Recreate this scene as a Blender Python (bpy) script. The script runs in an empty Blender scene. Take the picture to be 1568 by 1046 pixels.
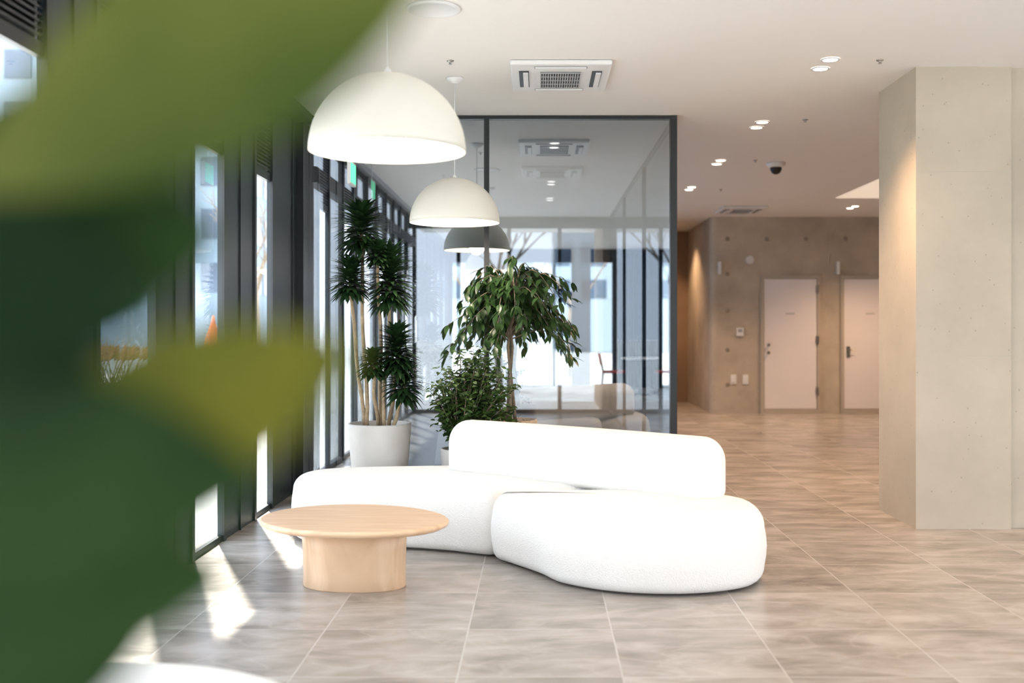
import bpy, math, random
from mathutils import Vector, Matrix
random.seed(7)
S = bpy.context.scene
COL = S.collection
CH = 3.10      # ceiling height
# ------------------------------------------------------------------ materials
def new_mat(name):
    m = bpy.data.materials.new(name); m.use_nodes = True
    nt = m.node_tree; b = nt.nodes['Principled BSDF']
    return m, nt, b
def pmat(name, col, rough=0.5, metal=0.0, bump=0.0, bscale=60, var=0.0, vscale=3.0, spec=None, emis=None, estr=0, coat=0, sub=0):
    m, nt, b = new_mat(name)
    b.inputs['Base Color'].default_value = (*col, 1)
    b.inputs['Roughness'].default_value = rough
    b.inputs['Metallic'].default_value = metal
    if spec is not None: b.inputs['Specular IOR Level'].default_value = spec
    if coat: b.inputs['Coat Weight'].default_value = coat
    if emis:
        b.inputs['Emission Color'].default_value = (*emis, 1); b.inputs['Emission Strength'].default_value = estr
    g = nt.nodes.new('ShaderNodeNewGeometry')
    if var > 0:
        n = nt.nodes.new('ShaderNodeTexNoise'); n.inputs['Scale'].default_value = vscale; n.inputs['Detail'].default_value = 4
        r = nt.nodes.new('ShaderNodeValToRGB')
        r.color_ramp.elements[0].color = tuple(c*(1-var) for c in col)+(1,)
        r.color_ramp.elements[1].color = tuple(min(1, c*(1+var)) for c in col)+(1,)
        r.color_ramp.elements[0].position = .3; r.color_ramp.elements[1].position = .7
        nt.links.new(g.outputs['Position'], n.inputs['Vector']); nt.links.new(n.outputs['Fac'], r.inputs['Fac'])
        nt.links.new(r.outputs['Color'], b.inputs['Base Color'])
    if bump > 0:
        n2 = nt.nodes.new('ShaderNodeTexNoise'); n2.inputs['Scale'].default_value = bscale; n2.inputs['Detail'].default_value = 3
        bp = nt.nodes.new('ShaderNodeBump'); bp.inputs['Strength'].default_value = bump; bp.inputs['Distance'].default_value = 0.01
        nt.links.new(g.outputs['Position'], n2.inputs['Vector']); nt.links.new(n2.outputs['Fac'], bp.inputs['Height'])
        nt.links.new(bp.outputs['Normal'], b.inputs['Normal'])
    return m
def leaf_mat(name, c1, c2, rough=0.4, trans=0.3, scale=9, spec=.35):
    m, nt, b = new_mat(name)
    g = nt.nodes.new('ShaderNodeNewGeometry')
    n = nt.nodes.new('ShaderNodeTexNoise'); n.inputs['Scale'].default_value = scale
    r = nt.nodes.new('ShaderNodeValToRGB'); r.color_ramp.elements[0].position = .35; r.color_ramp.elements[1].position = .65
    r.color_ramp.elements[0].color = (*c1, 1); r.color_ramp.elements[1].color = (*c2, 1)
    nt.links.new(g.outputs['Position'], n.inputs['Vector']); nt.links.new(n.outputs['Fac'], r.inputs['Fac'])
    nt.links.new(r.outputs['Color'], b.inputs['Base Color']); b.inputs['Roughness'].default_value = rough
    b.inputs['Specular IOR Level'].default_value = spec
    t = nt.nodes.new('ShaderNodeBsdfTranslucent'); nt.links.new(r.outputs['Color'], t.inputs['Color'])
    mx = nt.nodes.new('ShaderNodeMixShader'); mx.inputs[0].default_value = trans
    nt.links.new(b.outputs[0], mx.inputs[1]); nt.links.new(t.outputs[0], mx.inputs[2])
    nt.links.new(mx.outputs[0], nt.nodes['Material Output'].inputs['Surface'])
    return m
def glass_mat(name, tint, refl):
    m = bpy.data.materials.new(name); m.use_nodes = True; nt = m.node_tree; nt.nodes.clear()
    o = nt.nodes.new('ShaderNodeOutputMaterial'); t = nt.nodes.new('ShaderNodeBsdfTransparent'); t.inputs[0].default_value = (*tint, 1)
    gl = nt.nodes.new('ShaderNodeBsdfGlossy'); gl.inputs['Roughness'].default_value = 0.0; gl.inputs['Color'].default_value = (.93, .96, 1, 1)
    lw = nt.nodes.new('ShaderNodeLayerWeight'); lw.inputs['Blend'].default_value = .12
    mr = nt.nodes.new('ShaderNodeMapRange'); mr.inputs['To Min'].default_value = refl; mr.inputs['To Max'].default_value = 1
    mx = nt.nodes.new('ShaderNodeMixShader')
    nt.links.new(lw.outputs['Facing'], mr.inputs['Value']); nt.links.new(mr.outputs[0], mx.inputs[0])
    nt.links.new(t.outputs[0], mx.inputs[1]); nt.links.new(gl.outputs[0], mx.inputs[2]); nt.links.new(mx.outputs[0], o.inputs[0])
    return m

def floor_mat():
    m, nt, b = new_mat('floor_stone_tile')
    g = nt.nodes.new('ShaderNodeNewGeometry')
    mp = nt.nodes.new('ShaderNodeMapping'); mp.inputs['Location'].default_value = (-.325+6.4, -.20+12.8, 0)
    nt.links.new(g.outputs['Position'], mp.inputs['Vector'])
    br = nt.nodes.new('ShaderNodeTexBrick'); br.offset = 0; br.squash = 1
    br.inputs['Scale'].default_value = 1; br.inputs['Brick Width'].default_value = .64; br.inputs['Row Height'].default_value = .64
    br.inputs['Mortar Size'].default_value = .004; br.inputs['Mortar Smooth'].default_value = .3
    br.inputs['Color1'].default_value = (0, 0, 0, 1); br.inputs['Color2'].default_value = (1, 1, 1, 1); br.inputs['Mortar'].default_value = (.5, .5, .5, 1)
    nt.links.new(mp.outputs[0], br.inputs['Vector'])
    sc = nt.nodes.new('ShaderNodeVectorMath'); sc.operation = 'MULTIPLY'; sc.inputs[1].default_value = (0, 0, 5)
    nt.links.new(br.outputs['Color'], sc.inputs[0])
    rt = nt.nodes.new('ShaderNodeMapping'); rt.inputs['Rotation'].default_value = (0, 0, .2); rt.inputs['Scale'].default_value = (1.1, 2.6, 1)
    nt.links.new(g.outputs['Position'], rt.inputs['Vector'])
    ad = nt.nodes.new('ShaderNodeVectorMath'); ad.operation = 'ADD'
    nt.links.new(sc.outputs[0], ad.inputs[0]); nt.links.new(rt.outputs[0], ad.inputs[1])
    n = nt.nodes.new('ShaderNodeTexNoise'); n.inputs['Scale'].default_value = 2.0; n.inputs['Detail'].default_value = 7; n.inputs['Distortion'].default_value = .5; n.inputs['Roughness'].default_value = .58
    nt.links.new(ad.outputs[0], n.inputs['Vector'])
    r = nt.nodes.new('ShaderNodeValToRGB'); e = r.color_ramp.elements
    e[0].position = .30; e[0].color = (.215, .188, .165, 1); e[1].position = .68; e[1].color = (.47, .432, .40, 1)
    k = e.new(.5); k.color = (.345, .312, .284, 1)
    nt.links.new(n.outputs['Fac'], r.inputs['Fac'])
    tv = nt.nodes.new('ShaderNodeMixRGB'); tv.blend_type = 'MULTIPLY'; tv.inputs[0].default_value = .13
    nt.links.new(r.outputs['Color'], tv.inputs['Color1']); nt.links.new(br.outputs['Color'], tv.inputs['Color2'])
    # thin lighter veins
    n3 = nt.nodes.new('ShaderNodeTexNoise'); n3.inputs['Scale'].default_value = 1.4; n3.inputs['Detail'].default_value = 4; n3.inputs['Distortion'].default_value = .9
    nt.links.new(ad.outputs[0], n3.inputs['Vector'])
    vr = nt.nodes.new('ShaderNodeValToRGB'); ve = vr.color_ramp.elements
    ve[0].position = .47; ve[0].color = (0, 0, 0, 1); ve[1].position = .53; ve[1].color = (0, 0, 0, 1); vk = ve.new(.5); vk.color = (.22, .22, .22, 1)
    nt.links.new(n3.outputs['Fac'], vr.inputs['Fac'])
    vm = nt.nodes.new('ShaderNodeMixRGB'); vm.inputs['Color2'].default_value = (.56, .51, .46, 1)
    nt.links.new(vr.outputs['Color'], vm.inputs[0]); nt.links.new(tv.outputs['Color'], vm.inputs['Color1'])
    mx = nt.nodes.new('ShaderNodeMixRGB'); mx.inputs['Color2'].default_value = (.53, .50, .47, 1)
    fm = nt.nodes.new('ShaderNodeMath'); fm.operation = 'MULTIPLY'; fm.inputs[1].default_value = .7
    nt.links.new(br.outputs['Fac'], fm.inputs[0])
    nt.links.new(fm.outputs[0], mx.inputs[0]); nt.links.new(vm.outputs['Color'], mx.inputs['Color1'])
    nt.links.new(mx.outputs[0], b.inputs['Base Color'])
    b.inputs['Roughness'].default_value = .27
    bp = nt.nodes.new('ShaderNodeBump'); bp.inputs['Strength'].default_value = .12; bp.inputs['Distance'].default_value = .004; bp.invert = True
    nt.links.new(br.outputs['Fac'], bp.inputs['Height']); nt.links.new(bp.outputs[0], b.inputs['Normal'])
    return m
def concrete_mat(name, c, dark, bump=.12, pits=.06):
    m, nt, b = new_mat(name)
    g = nt.nodes.new('ShaderNodeNewGeometry')
    n = nt.nodes.new('ShaderNodeTexNoise'); n.inputs['Scale'].default_value = 1.3; n.inputs['Detail'].default_value = 8; n.inputs['Roughness'].default_value = .62
    nt.links.new(g.outputs['Position'], n.inputs['Vector'])
    r = nt.nodes.new('ShaderNodeValToRGB'); e = r.color_ramp.elements
    e[0].position = .3; e[0].color = (*[x*dark for x in c], 1); e[1].position = .68; e[1].color = (*c, 1)
    nt.links.new(n.outputs['Fac'], r.inputs['Fac'])
    v = nt.nodes.new('ShaderNodeTexVoronoi'); v.inputs['Scale'].default_value = 14
    nt.links.new(g.outputs['Position'], v.inputs['Vector'])
    lt = nt.nodes.new('ShaderNodeMath'); lt.operation = 'LESS_THAN'; lt.inputs[1].default_value = pits
    nt.links.new(v.outputs['Distance'], lt.inputs[0])
    ml = nt.nodes.new('ShaderNodeMath'); ml.operation = 'MULTIPLY'; ml.inputs[1].default_value = .5; nt.links.new(lt.outputs[0], ml.inputs[0])
    mx = nt.nodes.new('ShaderNodeMixRGB'); mx.inputs['Color2'].default_value = (*[x*.5 for x in c], 1)
    nt.links.new(ml.outputs[0], mx.inputs[0]); nt.links.new(r.outputs[0], mx.inputs['Color1'])
    nt.links.new(mx.outputs[0], b.inputs['Base Color']); b.inputs['Roughness'].default_value = .75
    bp = nt.nodes.new('ShaderNodeBump'); bp.inputs['Strength'].default_value = bump; bp.inputs['Distance'].default_value = .01
    nt.links.new(n.outputs['Fac'], bp.inputs['Height']); nt.links.new(bp.outputs[0], b.inputs['Normal'])
    return m
def wood_mat():
    m, nt, b = new_mat('light_oak')
    tc = nt.nodes.new('ShaderNodeNewGeometry')
    mp = nt.nodes.new('ShaderNodeMapping'); mp.inputs['Scale'].default_value = (3, 40, 3); mp.inputs['Rotation'].default_value = (0, 0, .3)
    nt.links.new(tc.outputs['Position'], mp.inputs[0])
    n = nt.nodes.new('ShaderNodeTexNoise'); n.inputs['Scale'].default_value = 1; n.inputs['Detail'].default_value = 5; n.inputs['Distortion'].default_value = .4
    nt.links.new(mp.outputs[0], n.inputs['Vector'])
    r = nt.nodes.new('ShaderNodeValToRGB'); e = r.color_ramp.elements
    e[0].position = .3; e[0].color = (.58, .38, .235, 1); e[1].position = .7; e[1].color = (.73, .52, .345, 1)
    nt.links.new(n.outputs['Fac'], r.inputs[0]); nt.links.new(r.outputs[0], b.inputs['Base Color']); b.inputs['Roughness'].default_value = .42
    return m

M = dict(
    floor=floor_mat(),
    ceil=pmat('ceiling_paint', (.845, .82, .79), .85, var=.015, vscale=.5),
    plaster=pmat('white_plaster', (.8, .77, .73), .8, var=.02),
    conc=concrete_mat('concrete_far', (.58, .50, .40), .62),
    concl=concrete_mat('concrete_column', (.545, .475, .38), .80, .3, .085),
    dark=pmat('dark_aluminium', (.018, .025, .032), .45, var=.1, vscale=2),
    dark2=pmat('black_frame', (.009, .011, .014), .4, var=.1),
    glass=glass_mat('window_glass', (.90, .94, .96), .05),
    pglass=glass_mat('partition_glass', (.130, .146, .165), .28),
    sglass=glass_mat('side_glass', (.14, .19, .26), .2),
    sofa=pmat('white_boucle', (.82, .81, .785), .95, bump=.5, bscale=150, var=.02, vscale=70, spec=.15),
    wood=wood_mat(),
    shade=pmat('lamp_shade_enamel', (.75, .73, .65), .45, var=.01),
    bulb=pmat('bulb_glow', (1, 1, 1), .5, emis=(1, .93, .82), estr=14),
    down=pmat('downlight_lens', (1, 1, 1), .5, emis=(1, .9, .76), estr=12),
    cove=pmat('cove_light', (1, 1, 1), .5, emis=(1, .80, .60), estr=.5),
    white=pmat('white_plastic', (.78, .78, .78), .4, var=.01),
    grey=pmat('grey_plastic', (.42, .42, .43), .4, var=.05),
    under=pmat('felt_base', (.16, .15, .14), .9, var=.05),  # dark tone painted in for the shadow gap under the seating
    hole=pmat('tie_hole_shadow', (.30, .26, .21), .9, var=.1),
    black=pmat('black_plastic', (.012, .012, .013), .4, var=.1),
    door=pmat('door_paint', (.80, .76, .76), .45, var=.01),
    doorf=pmat('door_frame_paint', (.46, .41, .34), .5, var=.03),
    steel=pmat('brushed_steel', (.45, .44, .42), .3, 1.0, var=.05),
    pot=pmat('stone_planter', (.54, .52, .49), .7, bump=.1, bscale=90, var=.05, vscale=8),
    pot2=pmat('terracotta_planter', (.50, .38, .28), .7, bump=.1, bscale=90, var=.08, vscale=8),
    soil=pmat('soil', (.06, .04, .028), .95, bump=.8, bscale=50, var=.4, vscale=40),
    cane=pmat('cane_bark', (.36, .27, .17), .8, bump=.4, bscale=80, var=.25, vscale=30),
    bark=pmat('tree_bark', (.20, .155, .11), .85, bump=.5, bscale=60, var=.3, vscale=25),
    drac=leaf_mat('dracaena_leaf', (.008, .024, .009), (.024, .060, .018), .4, .08, 12),
    fic=leaf_mat('ficus_leaf', (.014, .036, .010), (.045, .092, .026), .3, .15, 10),
    shr=leaf_mat('shrub_leaf', (.022, .052, .014), (.07, .125, .028), .45, .2, 14),
    rub=leaf_mat('rubber_leaf_dark', (.007, .022, .007), (.024, .055, .013), .65, .14, 8, .12),
    ruby=leaf_mat('rubber_leaf_young', (.040, .072, .012), (.21, .185, .018), .6, .35, 9, .15),
    rubo=leaf_mat('rubber_leaf_olive', (.050, .082, .014), (.135, .152, .03), .6, .28, 7, .15),
    green=pmat('exit_green', (.1, .6, .35), .5, emis=(.12, .85, .45), estr=1.3),
    orange=pmat('orange_fabric', (.55, .13, .04), .7, var=.05),
    dry=pmat('dry_foliage', (.20, .10, .04), .8, var=.3, vscale=6),
    red=pmat('red_seat', (.5, .03, .03), .5, var=.05),
    navy=pmat('navy_curtain', (.03, .05, .08), .8, var=.2, vscale=2),
    pave=pmat('pavement', (.40, .40, .39), .85, var=.08, vscale=1),
    bldg=pmat('building_cladding', (.20, .26, .31), .7, var=.04, vscale=.3),
    bwin=pmat('building_window', (.06, .09, .13), .15, var=.2, vscale=.5),
    warmwall=concrete_mat('corridor_wall', (.32, .21, .13), .7),
)
# ------------------------------------------------------------------ builder
class MB:
    def __init__(s): s.v = []; s.f = []; s.m = []; s.s = []
    def quad(s, a, b, c, d, mi=0, sm=False):
        i = len(s.v); s.v += [tuple(a), tuple(b), tuple(c), tuple(d)]; s.f.append((i, i+1, i+2, i+3)); s.m.append(mi); s.s.append(sm)
    def box(s, x0, x1, y0, y1, z0, z1, mi=0):
        i = len(s.v)
        s.v += [(x0, y0, z0), (x1, y0, z0), (x1, y1, z0), (x0, y1, z0), (x0, y0, z1), (x1, y0, z1), (x1, y1, z1), (x0, y1, z1)]
        for q in ((0, 3, 2, 1), (4, 5, 6, 7), (0, 1, 5, 4), (1, 2, 6, 5), (2, 3, 7, 6), (3, 0, 4, 7)):
            s.f.append(tuple(i+k for k in q)); s.m.append(mi); s.s.append(False)
    def rings(s, rings, mi=0, capb=True, capt=True, sm=True):
        i = len(s.v); n = len(rings[0])
        for r in rings: s.v += [tuple(p) for p in r]
        for a in range(len(rings)-1):
            for k in range(n):
                k2 = (k+1) % n
                s.f.append((i+a*n+k, i+a*n+k2, i+(a+1)*n+k2, i+(a+1)*n+k)); s.m.append(mi); s.s.append(sm)
        if capb: s.f.append(tuple(i+k for k in reversed(range(n)))); s.m.append(mi); s.s.append(False)
        if capt: s.f.append(tuple(i+(len(rings)-1)*n+k for k in range(n))); s.m.append(mi); s.s.append(False)
    def lathe(s, prof, cx, cy, seg=40, mi=0, capb=True, capt=True):
        s.rings([[(cx+r*math.cos(2*math.pi*k/seg), cy+r*math.sin(2*math.pi*k/seg), z) for k in range(seg)] for r, z in prof], mi, capb, capt)
    def tube(s, pts, rad, seg=8, mi=0):
        pts = [Vector(p) for p in pts]; n = len(pts)
        if not hasattr(rad, '__len__'): rad = [rad]*n
        rs = []; ref = None
        for i, p in enumerate(pts):
            d = (pts[min(i+1, n-1)]-pts[max(i-1, 0)])
            d = d.normalized() if d.length > 1e-9 else Vector((0, 0, 1))
            if ref is None: ref = Vector((1, 0, 0)) if abs(d.x) < .9 else Vector((0, 1, 0))
            a = d.cross(ref).normalized(); bb = d.cross(a).normalized()
            rs.append([p+(a*math.cos(2*math.pi*k/seg)+bb*math.sin(2*math.pi*k/seg))*rad[i] for k in range(seg)])
        s.rings(rs, mi)
    def leaf(s, p, d, L, W, n, droop=.3, fold=.15, seg=5, mi=0, peak=.85, cols=1):
        p = Vector(p); d = Vector(d).normalized(); n = Vector(n); n = (n-d*n.dot(d))
        n = n.normalized() if n.length > 1e-6 else d.orthogonal().normalized()
        sd = d.cross(n).normalized(); i = len(s.v); nc = 2*cols+1
        for k in range(seg+1):
            t = k/seg; w = W/2*max(.03, math.sin(math.pi*min(1, t**peak)))**.8 if 0 < k < seg else W*.02
            c = p+d*(L*t)-n*(droop*L*t*t)
            for j in range(-cols, cols+1):
                u = j/cols
                s.v.append(tuple(c+sd*(w*u)+n*(fold*w*abs(u))))
        for k in range(seg):
            for j in range(nc-1):
                a = i+k*nc+j
                s.f.append((a, a+1, a+nc+1, a+nc)); s.m.append(mi); s.s.append(True)
    def build(s, name, mats, parent=None, bevel=0):
        me = bpy.data.meshes.new(name); me.from_pydata(s.v, [], s.f)
        for m in mats: me.materials.append(M[m])
        me.polygons.foreach_set('material_index', s.m); me.polygons.foreach_set('use_smooth', s.s); me.update()
        o = bpy.data.objects.new(name, me); COL.objects.link(o)
        if parent is not None:
            o.parent = parent; o.matrix_parent_inverse = Matrix.Translation(-parent.location)
        if bevel:
            b = o.modifiers.new('bevel', 'BEVEL'); b.width = bevel; b.segments = 2; b.limit_method = 'ANGLE'
        return o
def group(name, loc=(0, 0, 0)):
    e = bpy.data.objects.new(name, None); e.location = loc; e.empty_display_size = .1; COL.objects.link(e); return e
def box(name, b, mat, parent=None, bevel=0):
    m = MB(); m.box(*b); return m.build(name, [mat], parent, bevel)

# ------------------------------------------------------------------ room shell
XL, XR, YB, YF, YP = -2.0, 7.0, -6.0, 16.5, 8.64
TH = .03
box('floor', (XL-.12, XR+.1, YB-.1, 19.2, -.1, 0), 'floor')
box('ceiling', (XL-.12, XR+.1, YB-.1, 19.2, CH, CH+.2), 'ceil')

# left facade
wl = group('wall_left', (XL, 5, 0))
panels = [(7.80, 9.12), (6.60, 7.36), (5.42, 6.04), (4.22, 4.74)]
yy = 4.22
while yy > YB:
    g0 = yy-.66; p0 = g0-.58
    panels.append((max(p0, YB), g0)); yy = p0
panels.sort()
for i, (a, b_) in enumerate(panels):
    m = MB(); m.box(XL-TH, XL, a, b_, 0, CH)
    for q in (a, b_-.045): m.box(XL, XL+.014, q, q+.045, 0, CH, 1)
    mid = (a+b_)/2; m.box(XL, XL+.012, mid-.01, mid+.01, 0, CH, 1)
    m.build('panel_%d' % (i+1), ['dark', 'dark2'], wl)
wn = 0
for i in range(len(panels)-1):
    a, b_ = panels[i][1], panels[i+1][0]
    if b_-a < .1: continue
    wn += 1
    w = group('window_%d' % wn, (XL-.02, (a+b_)/2, 1.5))
    m = MB(); m.quad((XL-.02, a, .04), (XL-.02, b_, .04), (XL-.02, b_, 2.46), (XL-.02, a, 2.46)); m.build('pane', ['glass'], w)
    m = MB(); m.box(XL-TH, XL, a, b_, 0, .04); m.box(XL-TH, XL, a, b_, 2.44, 2.5); m.box(XL-TH, XL, a, b_, 3.02, CH)
    z = 2.52
    while z < 3.0:
        m.box(XL-.03, XL-.002, a, b_, z, z+.012); z += .028
    m.box(XL-.04, XL-.031, a, b_, 2.5, 3.02)
    m.build('frame', ['dark2'], w)
# entrance glazing beyond the partition
w = group('window_entrance', (XL-.05, 12.8, 1.5))
m = MB(); m.quad((XL-.02, 9.12, .05), (XL-.02, YF, .05), (XL-.02, YF, CH), (XL-.02, 9.12, CH)); m.build('pane', ['glass'], w)
m = MB(); m.box(XL-.04, XL+.02, 9.12, YF, 0, .05); m.box(XL-.05, XL+.06, 9.12, YF, 2.62, 2.76); m.box(XL-.04, XL, 9.12, YF, 3.03, CH)
q = 9.14
while q < YF:
    m.box(XL-.04, XL+.02, q, q+.055, 0, CH); q += .74
m.build('frame', ['dark2'], w)
box('trim_1', (XL+.001, XL+.14, YB, YP-.05, 3.04, CH), 'dark')
# far window wall
w = group('window_far', (-.4, YF, 1.5))
m = MB(); m.quad((XL, YF+.04, .06), (1.13, YF+.04, .06), (1.13, YF+.04, 2.95), (XL, YF+.04, 2.95)); m.build('pane', ['glass'], w)
m = MB(); m.box(XL-.08, 1.18, YF, YF+.08, 0, .06); m.box(XL-.08, 1.18, YF, YF+.08, 2.92, CH)
for q in (-2.0, -1.3, -.5, .30, 1.12): m.box(q, q+.06, YF, YF+.08, 0, CH)
m.build('frame', ['dark2'], w)
# rear window wall (behind viewer)
w = group('window_rear', (2.5, YB, 1.5))
m = MB(); m.quad((XL, YB-.04, .06), (XR, YB-.04, .06), (XR, YB-.04, 2.8), (XL, YB-.04, 2.8)); m.build('pane', ['glass'], w)
m = MB(); m.box(XL-.08, XR, YB-.08, YB, 0, .06); m.box(XL-.08, XR, YB-.08, YB, 2.8, CH)
for q in (-2.0, -.6, .3, 2.9, 4.4, 5.9): m.box(q, q+.08, YB-.08, YB, 0, CH)
m.build('frame', ['dark2'], w)
box('trim_2', (.72, 1.14, YB+.01, YB+.3, 0, CH), 'plaster')
# gathered curtain on the rear window
m = MB(); rr = []
for z in (.02, 2.98):
    rr.append([(1.62+1.12*k/60, YB+.16+.045*math.sin(k*1.05), z) for k in range(61)] + [(1.62+1.12*k/60, YB+.15+.045*math.sin(k*1.05), z) for k in reversed(range(61))])
m.rings(rr); m.tube([(1.5, YB+.155, 3.0), (2.85, YB+.155, 3.0)], .012, 8, 0)
m.build('curtain', ['navy'])
# right wall: unseen glazing added near the viewer to brighten the room, plaster further
w = group('window_right', (XR, -1, 1.5))
m = MB(); m.quad((XR+.04, YB, .06), (XR+.04, 5, .06), (XR+.04, 5, 2.8), (XR+.04, YB, 2.8)); m.build('pane', ['glass'], w)
m = MB(); m.box(XR, XR+.08, YB, 5, 0, .06); m.box(XR, XR+.08, YB, 5, 2.8, CH)
q = YB
while q < 5: m.box(XR, XR+.08, q, q+.08, 0, CH); q += 1.5
m.build('frame', ['dark2'], w)
box('wall_right', (XR, XR+.1, 5, YF, 0, CH), 'plaster')
# concrete pier on the right
wp = group('wall_pier', (2.85, 7.4, 1.5))
m = MB(); m.box(2.53, 3.17, 7.01, 7.77, 0, CH)
m.box(3.17, XR, 7.05, 7.77, 0, CH)
m.build('concrete', ['concl'], wp)
m = MB(); m.box(2.53, 3.17, 7.0085, 7.01, 2.395, 2.400); m.box(2.53, 3.17, 7.0085, 7.01, 1.16, 1.164)
m.build('formwork_joints', ['doorf'], wp)
# far concrete wall with two doors
wb = group('wall_back', (4.8, YF, 1.5))
R = .10
m = MB()
pts = [(XR, YF), (2.71+R, YF)] + [(2.71+R-R*math.sin(a*math.pi/12), YF+R-R*math.cos(a*math.pi/12)) for a in range(1, 7)] + [(2.71, 19.1), (XR, 19.1)]
m.rings([[(x, y, 0) for x, y in pts], [(x, y, CH) for x, y in pts]], sm=False)
m.build('concrete', ['conc'], wb)
m = MB()
for zz in (.45, 1.0, 1.62, 2.2, 2.75):
    for k in range(10):
        x = 2.98+k*.62
        if (3.4 < x < 4.55 or 4.65 < x < 5.9) and zz < 2.3: continue
        seg = 12
        m.rings([[(x+r_*math.cos(2*math.pi*j/seg), YF-yo, zz+r_*math.sin(2*math.pi*j/seg)) for j in range(seg)] for r_, yo in ((.036, .001), (.028, .003), (.001, .003))], 1)
for zz in (2.48, 1.24): m.box(2.82, 3.48 if zz < 2 else XR, YF-.002, YF, zz, zz+.007)
for x in (3.40, 4.6, 5.83): m.box(x, x+.007, YF-.002, YF, 0 if x != 3.40 else 2.2, CH)
m.build('tie_holes', ['doorf', 'hole'], wb)
box('wall_corridor', (1.02, 2.71, 19.0, 19.2, 0, CH), 'warmwall')
box('wall_corridor_side', (1.02, 1.20, YF+.09, 19.0, 0, CH), 'warmwall')
d = group('door_3', (2.3, 18.98, 1))
box('leaf', (1.9, 2.40, 18.96, 18.995, 0, 2.15), 'steel', d)
box('frame', (1.82, 1.9, 18.94, 18.995, 0, 2.22), 'dark2', d)

def door(name, x0, x1, handle_left, lever):
    d = group(name, ((x0+x1)/2, YF, 1))
    m = MB(); f = .045; zt = 2.17
    m.box(x0, x0+f, YF-.05, YF-.003, 0, zt); m.box(x1-f, x1, YF-.05, YF-.003, 0, zt)
    m.box(x0+f, x1-f, YF-.05, YF-.003, zt-f, zt); m.box(x0+f, x1-f, YF-.06, YF-.003, 0, .07)
    m.build('frame', ['doorf'], d)
    box('leaf', (x0+f+.006, x1-f-.006, YF-.035, YF-.004, .075, zt-f-.006), 'door', d, .004)
    m = MB(); hx = x0+f+.07
    if lever:
        m.box(hx-.03, hx+.03, YF-.045, YF-.035, .88, 1.06); m.tube([(hx, YF-.045, 1.0), (hx, YF-.09, 1.0), (hx+.13, YF-.09, 1.0)], .011)
        m.tube([(hx, YF-.045, .93), (hx, YF-.06, .93)], .014)
    else:
        for zz, r_ in ((1.08, .028), (.96, .028)):
            m.tube([(hx, YF-.036, zz), (hx, YF-.06, zz), (hx, YF-.075, zz), (hx, YF-.095, zz)], [r_*.5, r_*.5, r_, r_*.8], 14)
    for zz in (.3, 1.1, 1.9): m.box(x1-f-.02, x1-f+.025, YF-.062, YF-.035, zz, zz+.12)
    m.build('hardware', ['steel'], d)
    m = MB()
    for k in range(6): m.box((x0+x1)/2-.07+k*.024, (x0+x1)/2-.055+k*.024, YF-.0375, YF-.035, 1.56, 1.585)
    m.build('lettering', ['grey'], d)
door('door_1', 3.50, 4.43, True, False)
door('door_2', 4.76, 5.69, True, True)
for i, x in enumerate((2.84, 4.70)):
    s = group('door_sign', (x, YF-.06, 2.3))
    m = MB(); m.box(x-.022, x+.022, YF-.12, YF-.02, 2.19, 2.39, 0); m.box(x-.01, x+.01, YF-.02, YF, 2.24, 2.34, 1); m.build('plate', ['white', 'steel'], s, .004)
m = MB(); seg = 24; cx, cz = 3.33, 2.42
m.rings([[(cx+r*math.cos(2*math.pi*j/seg), YF-yo, cz+r*math.sin(2*math.pi*j/seg)) for j in range(seg)] for r, yo in ((.068, 0), (.068, .03), (.052, .045), (.045, .035), (.022, .035), (.018, .05))], 0)
m.build('wall_speaker', ['white'])
m = MB(); m.box(3.12, 3.23, YF-.03, YF-.001, 1.22, 1.35); m.box(3.14, 3.21, YF-.033, YF-.03, 1.28, 1.33, 1); m.build('thermostat', ['white', 'grey'])
for x in (3.07, 3.26):
    m = MB(); m.box(x-.04, x+.05, YF-.015, YF-.001, .46, .61); m.box(x-.02, x+.03, YF-.021, YF-.015, .49, .58); m.build('light_switch', ['white'], None, .003)

# glass partition
gp = group('glass_partition', (-.4, YP, 1.5))
m = MB(); m.quad((XL, YP, .04), (1.13, YP, .04), (1.13, YP, CH-.02), (XL, YP, CH-.02)); m.build('pane_front', ['pglass'], gp)
m = MB()
m.box(XL, 1.13, YP-.03, YP+.03, 0, .05); m.box(XL, 1.13, YP-.03, YP+.03, CH-.03, CH-.001)
m.box(-.452, -.41, YP-.03, YP+.03, .05, CH-.03); m.box(1.085, 1.14, YP-.035, YP+.035, 0, CH-.001); m.box(XL, XL+.06, YP-.03, YP+.03, 0, CH-.001)
m.build('frame_front', ['dark2'], gp)
m = MB(); m.quad((1.13, YP+.04, .04), (1.13, YF-.01, .04), (1.13, YF-.01, CH-.02), (1.13, YP+.04, CH-.02)); m.build('pane_side', ['sglass'], gp)
m = MB(); m.box(1.11, 1.15, YP+.04, YF-.01, 0, .05); m.box(1.11, 1.15, YP+.04, YF-.01, CH-.03, CH-.001)
for q in (11.2, 13.8): m.box(1.11, 1.15, q, q+.04, .05, CH-.03)
m.build('frame_side', ['dark2'], gp)

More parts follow.
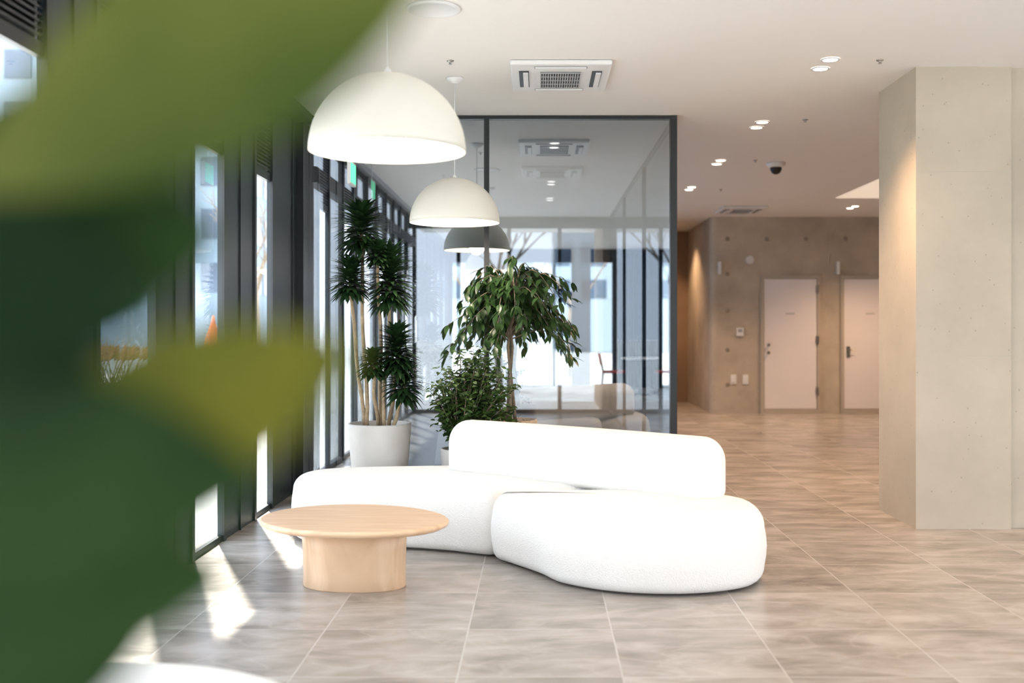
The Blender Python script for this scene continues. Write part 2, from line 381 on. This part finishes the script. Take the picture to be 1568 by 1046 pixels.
# ------------------------------------------------------------------ ceiling fittings
def cassette(x0, x1, y0, y1):
    g = group('ceiling_air_conditioner', ((x0+x1)/2, (y0+y1)/2, CH))
    m = MB(); t = CH-.035
    m.box(x0, x1, y0, y1, t, CH-.001); m.build('panel', ['white'], g, .012)
    w, h = x1-x0, y1-y0; m = MB()
    gx0, gx1, gy0, gy1 = x0+w*.30, x1-w*.30, y0+h*.26, y1-h*.20
    m.box(gx0, gx1, gy0, gy1, t-.004, t-.001, 0)
    k = gx0
    while k < gx1: m.box(k, k+.006, gy0, gy1, t-.010, t-.004, 1); k += w*.4/16
    for j in range(5):
        k = gy0+(gy1-gy0)*j/4; m.box(gx0, gx1, k-.004, k+.004, t-.010, t-.004, 1)
    for (a, b_) in ((x0+w*.085, x0+w*.185), (x1-w*.185, x1-w*.085)):
        m.box(a, b_, y0+h*.22, y1-h*.20, t-.004, t-.001, 0)
        mid = a+(b_-a)*.5; m.box(mid-.006, mid+.028, y0+h*.26, y1-h*.24, t-.014, t-.004, 2)
    for (a, b_) in ((y0+h*.06, y0+h*.13), (y1-h*.13, y1-h*.06)):
        m.box(x0+w*.24, x1-w*.24, a, b_, t-.004, t-.001, 3); m.box(x0+w*.25, x1-w*.25, a+.01, b_-.005, t-.010, t-.004, 2)
    m.build('grille', ['black', 'grey', 'white', 'grey'], g)
cassette(-.19, .48, 6.81, 7.59)
cassette(2.65, 3.3, 15.0, 15.75)
cassette(-.19, .48, 11.3, 12.0)
def downpair(x, y, warm=True, power=38):
    g = group('downlight', (x, y, CH))
    m = MB()
    for dy in (-.12, .12):
        m.lathe([(.062, CH-.001), (.062, CH-.008), (.048, CH-.008)], x, y+dy, 20, 0, False, False)
        m.lathe([(.048, CH-.006), (.001, CH-.006)], x, y+dy, 20, 1, False, True)
    m.build('trim_rings', ['white', 'down'], g)
    L = bpy.data.lights.new('spot', 'SPOT'); L.energy = power; L.spot_size = math.radians(115); L.spot_blend = .9; L.shadow_soft_size = .06
    L.color = (1, .64, .37) if warm else (1, .93, .84)
    o = bpy.data.objects.new('lamp', L); COL.objects.link(o); o.location = (x, y, CH-.03); o.parent = g; o.matrix_parent_inverse = Matrix.Translation(-g.location)
for y_ in (2.85, 4.9, 6.93, 9.0, 11.03, 13.1, 15.2): downpair(1.9, y_, True, 225 if y_ > 6 else 100)
for x_, y_ in ((4.55, 15.15), (5.3, 15.15), (4.6, 9.5), (4.6, 5.0)): downpair(x_, y_, True, 150 if y_ > 6 else 70)
for y_ in (10.0, 12.6, 14.2): downpair(.15, y_, False, 15)
downpair(2.2, 18.0, True, 180)
m = MB(); m.box(4.0, 6.2, 12.17, 14.07, CH-.006, CH-.001); m.build('ceiling_light_panel', ['cove'])
m = MB(); m.lathe([(.145, CH-.001), (.145, CH-.012), (.13, CH-.016), (.125, CH-.010), (.02, CH-.010)], -.575, 5.72, 36); m.build('ceiling_speaker', ['white'])
for x, y_ in ((-.58, 6.85), (2.23, 6.83), (2.24, 8.78), (2.26, 10.9), (2.3, 13.2), (-1.1, 12)):
    m = MB(); m.lathe([(.024, CH-.001), (.022, CH-.006), (.008, CH-.008), (.007, CH-.020), (.012, CH-.022), (.012, CH-.025)], x, y_, 14); m.build('ceiling_sprinkler', ['steel'])
m = MB(); x, y_ = 2.52, 11.1
m.lathe([(.10, CH-.001), (.10, CH-.012), (.085, CH-.04), (.065, CH-.05)], x, y_, 28, 0)
m.lathe([(.062, CH-.05), (.060, CH-.075), (.045, CH-.105), (.02, CH-.120), (.002, CH-.123)], x, y_, 28, 1)
m.build('dome_security_camera', ['white', 'black'])
g = group('exit_sign', (-1.46, 8.15, 2.6))
m = MB(); m.box(-1.473, -1.447, 8.03, 8.27, 2.46, 2.64, 0); m.box(-1.4745, -1.4455, 8.04, 8.26, 2.475, 2.625, 1)
m.tube([(-1.46, 8.15, 2.64), (-1.46, 8.15, CH)], .006, 8, 0); m.build('box', ['white', 'green'], g)

# ------------------------------------------------------------------ pendants
def pendant(x, y, z, r=.316):
    g = group('pendant_lamp', (x, y, z)); seg = 64; n = 18
    m = MB(); outer = [(r*math.cos(a*math.pi/2/n), z+r*math.sin(a*math.pi/2/n)) for a in range(n)] + [(.012, z+r)]
    inner = [((r-.006)*math.cos(a*math.pi/2/n), z+(r-.006)*math.sin(a*math.pi/2/n)) for a in range(n)] + [(.010, z+r-.006)]
    m.lathe(list(reversed(inner))+outer, x, y, seg, 0, True, True); m.build('shade', ['shade'], g)
    m = MB(); m.lathe([(.014, z+r-.005), (.014, z+r+.012), (.006, z+r+.022), (.005, z+r+.026)], x, y, 20, 0)
    m.tube([(x, y, z+r+.02), (x, y, CH-.02)], .003, 8, 0); m.lathe([(.02, CH-.04), (.06, CH-.012), (.065, CH-.001)], x, y, 28, 0)
    m.build('cord_and_canopy', ['white'], g)
    m = MB(); m.lathe([(.002, z+.05), (.04, z+.065), (.065, z+.10), (.07, z+.13), (.06, z+.17), (.03, z+.21), (.025, z+.27), (.025, z+r-.01)], x, y, 28, 0); m.build('bulb', ['bulb'], g)
    L = bpy.data.lights.new('bulb_light', 'POINT'); L.energy = 34; L.shadow_soft_size = .07; L.color = (1, .88, .72)
    o = bpy.data.objects.new('bulb_light', L); COL.objects.link(o); o.location = (x, y, z+.03); o.parent = g; o.matrix_parent_inverse = Matrix.Translation(-g.location)
pendant(-.61, 4.22, 2.06)
pendant(-.59, 7.33, 2.085)
pendant(-.59, 9.95, 2.085)  # added behind the glass, stands in for the second pendant's reflection

# ------------------------------------------------------------------ sofa
def catmull(pts, per=10):
    n = len(pts); out = []
    for i in range(n):
        p0, p1, p2, p3 = [Vector(pts[(i+k-1) % n]) for k in range(4)]
        for j in range(per):
            t = j/per
            out.append(.5*((2*p1)+(-p0+p2)*t+(2*p0-5*p1+4*p2-p3)*t*t+(-p0+3*p1-3*p2+p3)*t**3))
    return out
def pebble(mb, pts, z0, z1, rb, rt, dome=.02, mi=0, per=10, centre=None, bulge=.012):
    o = catmull(pts, per)
    area = sum(o[i].x*o[(i+1) % len(o)].y-o[(i+1) % len(o)].x*o[i].y for i in range(len(o)))
    if area < 0: o.reverse()
    n = len(o); nor = []
    for i in range(n):
        t = (o[(i+1) % n]-o[i-1]).normalized(); nor.append(Vector((-t.y, t.x)))
    prof = []
    for k in range(6): a = k/5*math.pi/2; prof.append((rb*.7*(1-math.sin(a)), z0+rb*(1-math.cos(a))))
    for k in range(1, 4): prof.append((-bulge*math.sin(k/4*math.pi), z0+rb+(z1-rt-z0-rb)*k/4))
    for k in range(10): a = k/9*math.pi/2; prof.append((rt*(1-math.cos(a)), z1-rt+rt*math.sin(a)))
    rs = [[(o[i].x+nor[i].x*ins, o[i].y+nor[i].y*ins, z) for i in range(n)] for ins, z in prof]
    last = [Vector(p) for p in rs[-1]]
    c = sum(last, Vector())/n if centre is None else Vector((*centre, z1))
    for k in range(1, 9):
        t = k/8
        if k == 8: t = .985
        rs.append([tuple(Vector((p.x+(c.x-p.x)*t, p.y+(c.y-p.y)*t, z1+dome*(1-(1-t)**2)))) for p in last])
    mb.rings(rs, mi)
    return o
sofa = group('curved_sofa', (0, 6.2, 0))
right = [(-.265, 6.04), (-.16, 5.88), (-.02, 5.67), (.10, 5.45), (.33, 5.28), (.6, 5.21), (.87, 5.24), (1.10, 5.37), (1.21, 5.60), (1.20, 5.84), (1.05, 6.02), (.8, 6.15), (.5, 6.20), (.2, 6.17), (-.08, 6.14), (-.21, 6.11)]
left = [(-.305, 6.12), (-.55, 6.24), (-.83, 6.33), (-1.15, 6.38), (-1.42, 6.47), (-1.57, 6.68), (-1.50, 6.93), (-1.25, 7.06), (-.9, 7.12), (-.45, 7.15), (-.1, 7.0), (.25, 6.74), (.52, 6.50), (.66, 6.30), (.55, 6.235), (.25, 6.205), (-.05, 6.18), (-.2, 6.155)]
m = MB(); pebble(m, right, .012, .41, .07, .125, .025, centre=(.5, 5.72)); m.build('seat_right', ['sofa'], sofa)
m = MB(); pebble(m, left, .012, .42, .07, .10, .012, centre=(-.5, 6.65)); m.build('seat_left', ['sofa'], sofa)
def shrink(pts, k):
    c = sum((Vector(p) for p in pts), Vector((0, 0)))/len(pts); return [tuple(c+(Vector(p)-c)*k) for p in pts]
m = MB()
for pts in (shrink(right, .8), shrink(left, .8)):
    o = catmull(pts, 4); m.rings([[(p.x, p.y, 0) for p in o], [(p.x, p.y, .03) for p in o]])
m.build('plinth', ['under'], sofa)  # inset dark base, its colour gives the shadow line under the sofa
A, B = Vector((-.44, 6.88)), Vector((.895, 5.835)); dv = (B-A).normalized(); nv = Vector((-dv.y, dv.x)); hw = .165
cl = [A+(B-A)*t+nv*.035*math.sin(math.pi*t) for t in [i/10 for i in range(11)]]
outl = [p-nv*hw for p in cl]
for k in range(1, 10): a = -math.pi/2+k/10*math.pi; outl.append(cl[-1]+dv*math.cos(a)*hw*.85+nv*math.sin(a)*hw)
outl += [p+nv*hw for p in reversed(cl)]
for k in range(1, 10): a = math.pi/2+k/10*math.pi; outl.append(cl[0]+dv*math.cos(a)*hw*.85+nv*math.sin(a)*hw)
m = MB()
o = outl; n = len(o)
def cline(p):
    t = max(0, min(1, (p-A).dot(dv)/(B-A).length)); return A+(B-A)*t+nv*.035*math.sin(math.pi*t)
prof = []
z0, z1, rb, rt = .395, .742, .05, .14
for k in range(6): a = k/5*math.pi/2; prof.append((rb*(1-math.sin(a)), z0+rb*(1-math.cos(a))))
for k in range(10): a = k/9*math.pi/2; prof.append((rt*(1-math.cos(a)), z1-rt+rt*math.sin(a)))
rs = []
for ins, z in prof:
    ring = []
    for p in o:
        c = cline(p); v = c-p; ring.append((p.x+v.x/hw*ins, p.y+v.y/hw*ins, z))
    rs.append(ring)
rs.append([(p.x+(cline(p).x-p.x)*.98, p.y+(cline(p).y-p.y)*.98, z1+.003) for p in o])
m.rings(rs); m.build('backrest', ['sofa'], sofa)
ot = group('pebble_ottoman', (-1.12, 2.5, 0))
pts = [(-1.12+.62*math.cos(a)*1.0, 2.50+.50*math.sin(a)) for a in [k*math.pi/6 for k in range(12)]]
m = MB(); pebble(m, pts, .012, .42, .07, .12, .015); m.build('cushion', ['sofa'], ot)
m = MB(); o = catmull(shrink(pts, .85), 4); m.rings([[(p.x, p.y, 0) for p in o], [(p.x, p.y, .03) for p in o]]); m.build('plinth', ['under'], ot)  # ottoman's shadow gap, also put in as a dark base

# ------------------------------------------------------------------ coffee table
tb = group('coffee_table', (-.97, 5.5, 0))
cx, cy, rot = -.965, 5.46, -.33
def ell(a, b_, cx=cx, cy=cy, n=72, tri=0.0):
    out = []
    for k in range(n):
        t = 2*math.pi*k/n; r = 1+tri*math.cos(3*t+.4)
        x, y_ = a*math.cos(t)*r, b_*math.sin(t)*r
        out.append((cx+x*math.cos(rot)-y_*math.sin(rot), cy+x*math.sin(rot)+y_*math.cos(rot)))
    return out
m = MB(); prof = [(.10, .315), (.03, .322), (.008, .333), (0, .345), (.003, .354), (.012, .36)]
m.rings([[(x, y_, z) for x, y_ in ell(.510-i_, .400-i_, tri=.015)] for i_, z in prof]); m.build('top', ['wood'], tb)
m = MB()
m.rings([[(x, y_, z) for x, y_ in ell(.275+i_, .215+i_, cx-.01, 5.53, tri=.05)] for i_, z in [(0, 0), (.003, .006), (.0, .06), (.004, .2), (.012, .318)]]); m.build('pedestal', ['wood'], tb)

# ------------------------------------------------------------------ plants
def planter(mb, x, y, rt, rb, h, mi=0, soil=1):
    mb.lathe([(rb*.93, 0), (rb, .02), (rb+(rt-rb)*.6, h*.55), (rt, h-.012), (rt-.004, h), (rt-.02, h), (rt-.025, h-.05)], x, y, 48, mi, True, False)
    mb.lathe([(rt-.022, h-.045), (.002, h-.035)], x, y, 48, soil, False, True)
px, py = -1.145, 7.52
g = group('potted_dracaena', (px, py, 0))
m = MB(); planter(m, px, py, .228, .165, .665); m.build('planter', ['pot', 'soil'], g)
m = MB()
heads = [(-1.275, 7.50, 2.02, .22, .20), (-1.34, 7.44, 1.66, .19, .16), (-1.07, 7.50, 1.64, .32, .19), (-1.14, 7.42, 1.86, .10, .11), (-1.01, 7.42, 1.14, .25, .165), (-.965, 7.44, .92, .18, .16), (-1.17, 7.36, 1.07, .13, .11)]
for i, (hx, hy, hz, hl, lr) in enumerate(heads):
    bx, by = px+(hx-px)*.62+random.uniform(-.02, .02), py+random.uniform(-.06, .06)
    P = []; N = 8
    for k in range(N+1):
        t = k/N; s_ = t*t*(3-2*t)
        P.append((bx+(hx-bx)*s_+.008*math.sin(t*9+i), by+(hy-by)*t, .60+(hz-.60)*t))
    P.append((hx, hy, hz+hl*.8))
    m.tube(P, [.015-.003*k/N for k in range(N+1)]+[.006], 8, 0)
    n = int(hl*700)+30
    for k in range(n):
        t = k/n; a = k*2.399+i; z = hz-hl*.35+hl*1.0*t
        el = -.15+1.35*t+random.uniform(-.15, .15)
        dr = Vector((math.cos(a)*math.cos(el), math.sin(a)*math.cos(el), math.sin(el)))
        L = lr*(1.0-.3*abs(t-.4))*random.uniform(.85, 1.1)
        m.leaf((hx+dr.x*.01, hy+dr.y*.01, z), dr, L, .046, (0, 0, 1), .5, .25, 5, 1, .7)
m.build('canes_and_leaves', ['cane', 'drac'], g)
fx, fy = -.215, 7.93
g = group('potted_ficus', (fx, fy, 0))
m = MB(); planter(m, fx, fy, .205, .155, .655); m.build('planter', ['pot2', 'soil'], g)
m = MB()
for dx, dy in ((-.015, 0), (.02, .015), (0, -.02)):
    m.tube([(fx+dx*2, fy+dy*2, .6), (fx+dx*.6, fy+dy, .9), (fx-dx, fy-dy, 1.2), (fx+dx, fy+dy, 1.5)], [.014, .012, .011, .009], 8, 0)
for b in range(84):
    a = b*2.399; u = random.random(); z0 = 1.24+.38*random.random()
    out = .52*random.uniform(.35, 1.0); top = random.uniform(.08, .45)*(1.2-out)
    dx, dy = math.cos(a), math.sin(a)*.8
    end_drop = random.uniform(.05, .36)*(out/.5)
    P = []; N = 9
    for k in range(N+1):
        t = k/N
        P.append(Vector((fx+.01*dx+dx*out*t, fy+dy*out*t, z0+top*math.sin(min(1, t*1.6)*math.pi/2)-end_drop*max(0, t-.35)**1.5*2.0)))
    zc = max(p.z for p in P)
    if zc > 1.88:
        for p in P: p.z -= (zc-1.88)*min(1, (p.z-1.2)/.5)
    m.tube(P, [.006-.0045*k/N for k in range(N+1)], 5, 0)
    for k in range(3, N+1):
        for q in range(2 if k < N else 3):
            aa = a+random.uniform(-1.5, 1.5)
            dr = Vector((math.cos(aa)*.6, math.sin(aa)*.6, random.uniform(-1.1, -.05)))
            p = P[k]+Vector((random.uniform(-.012, .012),)*3)
            m.leaf(p, dr, random.uniform(.08, .12), random.uniform(.034, .046), (math.cos(aa), math.sin(aa), .9), .25, .2, 4, 1, .8)
m.build('trunks_and_leaves', ['bark', 'fic'], g)
sx, sy = -.53, 7.38
g = group('potted_shrub', (sx, sy, 0))
m = MB(); planter(m, sx, sy, .165, .13, .50); m.build('planter', ['pot', 'soil'], g)
m = MB()
for b in range(150):
    a = b*2.399; el = random.uniform(-.1, 1.45); R_ = random.uniform(.20, .40)
    st = Vector((sx+math.cos(a)*.03, sy+math.sin(a)*.03, .46)); mid = Vector((sx+math.cos(a)*.06, sy+math.sin(a)*.06, .60))
    en = Vector((sx+.07+math.cos(a)*math.cos(el)*R_*.92, sy+math.sin(a)*math.cos(el)*R_*.55, .76+math.sin(el)*R_*1.1-.10*math.cos(el)*random.random()))
    P = [st+(mid-st)*t*2 if t < .5 else mid+(en-mid)*(t-.5)*2 for t in [k/8 for k in range(9)]]
    m.tube(P, [.004-.0003*k for k in range(9)], 4, 0)
    for k in range(4, 9):
        for q in range(8):
            aa = random.uniform(0, 6.283); p = P[k]+Vector((random.uniform(-.04, .04), random.uniform(-.04, .04), random.uniform(-.04, .04)))
            dr = Vector((math.cos(aa), math.sin(aa), random.uniform(-.5, .6)))
            m.leaf(p, dr, random.uniform(.036, .056), random.uniform(.020, .028), (random.uniform(-.5, .5), -.5, 1), .2, .2, 3, 1, .9)
m.build('stems_and_leaves', ['bark', 'shr'], g)

# near broad-leaf plant beside the viewer
rx, ry = -.27, .43
g = group('potted_rubber_plant', (rx, ry, 0))
m = MB(); planter(m, rx, ry, .17, .13, .42); m.build('planter', ['pot', 'soil'], g)
m = MB()
m.tube([(rx, ry, .38), (rx-.01, ry+.01, .8), (rx+.004, ry, 1.15), (rx-.004, ry, 1.45), (rx, ry, 1.62)], [.012, .011, .009, .007, .004], 10, 0)
def bleaf(b, t, W, n, mi, droop=.06, fold=.12, peak=.85):
    b = Vector(b); t = Vector(t); st = Vector((rx, ry, b.z-.02)); m.tube([st, (st+b)/2+Vector((0, 0, .004)), b], .0025, 6, 0)
    m.leaf(b, t-b, (t-b).length, W, n, droop, fold, 14, mi, peak, 3)
bleaf((-.240, .42, 1.402), (-.040, .41, 1.510), .102, (.1, -1, .35), 3, peak=1.2)
bleaf((-.262, .44, 1.390), (-.142, .46, 1.392), .125, (.1, -1, .2), 1, peak=.7)
bleaf((-.240, .42, 1.276), (-.074, .415, 1.344), .072, (0, -1, .3), 2, peak=1.25)
bleaf((-.250, .40, 1.368), (-.150, .42, 1.358), .066, (0, -1, .1), 1, peak=.7)
bleaf((-.262, .44, 1.330), (-.178, .45, 1.322), .066, (0, -1, .1), 1, peak=.7)
bleaf((-.250, .41, 1.290), (-.108, .40, 1.293), .084, (0, -1, .3), 1, peak=.75)
bleaf((-.255, .42, 1.245), (-.122, .41, 1.252), .080, (0, -1, .2), 1, peak=.75)
bleaf((-.255, .43, 1.205), (-.160, .42, 1.222), .074, (0, -1, .2), 1, peak=.75)
bleaf((-.265, .45, 1.17), (-.195, .42, 1.185), .07, (0, -1, .5), 1)
bleaf((-.285, .42, 1.45), (-.39, .50, 1.52), .07, (0, -.3, 1), 3)
bleaf((-.285, .46, 1.35), (-.40, .55, 1.33), .08, (0, -.3, 1), 1)
bleaf((-.27, .50, 1.25), (-.33, .63, 1.22), .08, (0, .3, 1), 1)
bleaf((-.29, .40, 1.15), (-.42, .34, 1.13), .08, (0, -.3, 1), 1)
bleaf((-.27, .40, 1.08), (-.22, .27, 1.03), .08, (0, .3, 1), 1)
m.build('stem_and_leaves', ['bark', 'rub', 'ruby', 'rubo'], g)

# ------------------------------------------------------------------ cafe furniture at the rear of the room
def chair(x, y, rot):
    g = group('cafe_chair', (x, y, 0)); m = MB()
    c, s_ = math.cos(rot), math.sin(rot)
    T = lambda a, b_, z: (x+a*c-b_*s_, y+a*s_+b_*c, z)
    for a, b_ in ((-.2, -.2), (.2, -.2)): m.tube([T(a*1.15, b_*1.15, 0), T(a, b_, .45)], .011, 8, 0)
    for a in (-.2, .2): m.tube([T(a*1.15, .24, 0), T(a, .2, .45), T(a*.95, .27, .82)], .011, 8, 0)
    m.rings([[T(a*k, b_*k, z) for a, b_ in ((-.22, -.22), (0, -.24), (.22, -.22), (.23, 0), (.21, .21), (0, .22), (-.21, .21), (-.23, 0))] for k, z in ((.95, .44), (1, .455), (1, .475), (.93, .485))], 1)
    m.rings([[T(a, b_+.0+(z-.6)*.2, z) for a, b_ in ((-.2, .215), (0, .245), (.2, .215), (.2, .235), (0, .268), (-.2, .235))] for z in (.6, .63, .8, .83)], 1)
    m.build('frame_and_seat', ['dark2', 'red'], g)
def cafe_table(x, y):
    g = group('cafe_table', (x, y, 0)); m = MB()
    m.lathe([(.24, 0), (.24, .012), (.03, .03), (.025, .70), (.1, .715)], x, y, 32, 0); m.lathe([(.36, .715), (.375, .725), (.375, .74), (.365, .745)], x, y, 40, 1)
    m.build('pedestal_and_top', ['dark2', 'white'], g)
cafe_table(2.05, -3.9); chair(1.50, -3.85, math.pi/2); chair(2.6, -3.85, -math.pi/2)

# ------------------------------------------------------------------ outside
m = MB(); m.box(-90, XL-.125, -60, 120, -.14, -.04); m.box(XL-.125, XR+.105, 19.25, 120, -.14, -.04); m.box(XL-.125, XR+.105, -60, YB-.11, -.14, -.04); m.box(XR+.105, 90, -60, 120, -.14, -.04)
m.build('ground_pavement', ['pave'])
def building(x0, x1, y0, y1, h, cols=10, rows=9):
    m = MB(); m.box(x0, x1, y0, y1, 0, h)
    for r in range(rows):
        z0 = 3+(h-4)*r/rows; z1 = z0+(h-4)/rows*.55
        for c in range(cols):
            a = x0+(x1-x0)*(c+.15)/cols; b_ = x0+(x1-x0)*(c+.85)/cols
            m.box(a, b_, y0-.05, y0, z0, z1, 1); m.box(a, b_, y1, y1+.05, z0, z1, 1)
            a = y0+(y1-y0)*(c+.15)/cols; b_ = y0+(y1-y0)*(c+.85)/cols
            m.box(x1, x1+.05, a, b_, z0, z1, 1); m.box(x0-.05, x0, a, b_, z0, z1, 1)
    m.build('office_building', ['bldg', 'bwin'])
building(-32, -14, 48, 64, 26)
building(1, 14, 62, 76, 24)
building(-6, 14, -52, -40, 20)
def tree(x, y, h, seed):
    rnd = random.Random(seed); m = MB()
    def br(p, d, L, r, lv):
        q = p+d*L*.5+Vector((rnd.uniform(-.05, .05),)*3)*L; e = p+d*L
        m.tube([p, q, e], [r, r*.8, r*.6], 5, 0)
        if lv == 0: return
        for k in range(3 if lv > 1 else 4):
            nd = (d+Vector((rnd.uniform(-.8, .8), rnd.uniform(-.8, .8), rnd.uniform(-.1, .5)))).normalized()
            br(p+d*L*rnd.uniform(.6, 1), nd, L*rnd.uniform(.55, .75), r*.55, lv-1)
    br(Vector((x, y, -.05)), Vector((0, 0, 1)), h*.4, .09, 4)
    m.build('bare_tree', ['bark'])
tree(-.9, 24, 6, 3); tree(-6.5, 24, 6, 5); tree(.9, -12, 6, 8); tree(-2, -14, 6, 9)
g = group('street_planter', (-6.8, 17, 0))
m = MB(); m.box(-7.8, -6.2, 16.6, 17.2, -.04, .42, 0); m.box(-7.7, -6.3, 16.7, 17.1, .42, .44, 1); m.build('box', ['white', 'soil'], g, .02)
m = MB()
for k in range(60):
    a = random.uniform(0, 6.28); p = Vector((random.uniform(-7.5, -6.5), 16.9, .42)); d_ = Vector((math.cos(a)*.4, math.sin(a)*.3, 1)).normalized()
    m.tube([p, p+d_*random.uniform(.4, .9)], [.01, .004], 4, 0); m.leaf(p+d_*.4, d_+Vector((.3, 0, 0)), .3, .08, (0, -1, 0), .2, .1, 4, 1)
m.build('shrub', ['bark', 'dry'], g)
g = group('folded_parasol', (-4.05, 13, 0)); m = MB()
m.lathe([(.25, -.04), (.25, .03), (.03, .05), (.025, .5), (.10, .52), (.16, .75), (.10, 1.2), (.03, 1.4), (.01, 1.5)], -4.05, 13, 20, 0); m.build('canopy', ['orange'], g)

# ------------------------------------------------------------------ light
W = bpy.data.worlds.new('World'); S.world = W; W.use_nodes = True; nt = W.node_tree; bg = nt.nodes['Background']
tc = nt.nodes.new('ShaderNodeTexCoord'); sp = nt.nodes.new('ShaderNodeSeparateXYZ'); r = nt.nodes.new('ShaderNodeValToRGB')
r.color_ramp.elements[0].position = 0.0; r.color_ramp.elements[0].color = (.97, .975, 1, 1); r.color_ramp.elements[1].position = .8; r.color_ramp.elements[1].color = (.70, .82, 1, 1)
nt.links.new(tc.outputs['Generated'], sp.inputs[0]); nt.links.new(sp.outputs['Z'], r.inputs[0]); nt.links.new(r.outputs[0], bg.inputs[0])
bg.inputs[1].default_value = 7.3
sn = bpy.data.lights.new('sun', 'SUN'); sn.energy = 44; sn.angle = .03; sn.color = (1, .93, .82)
so = bpy.data.objects.new('sun', sn); COL.objects.link(so)
so.rotation_euler = Vector((.70, -1.75, -2.6)).to_track_quat('-Z', 'Y').to_euler(); so.location = (-8, 20, 20)

cam = bpy.data.cameras.new('camera'); co = bpy.data.objects.new('camera', cam); COL.objects.link(co)
co.location = (0, 0, 1.35); co.rotation_euler = (math.pi/2, 0, 0)
cam.sensor_width = 36; cam.lens = 1600/1568*36; cam.shift_x = -41/1568; cam.shift_y = -21/1568
cam.clip_start = .05; cam.clip_end = 400
cam.dof.use_dof = True; cam.dof.focus_distance = 6.6; cam.dof.aperture_fstop = 1.5
S.camera = co
S.view_settings.view_transform = 'Standard'
S.view_settings.look = 'None'
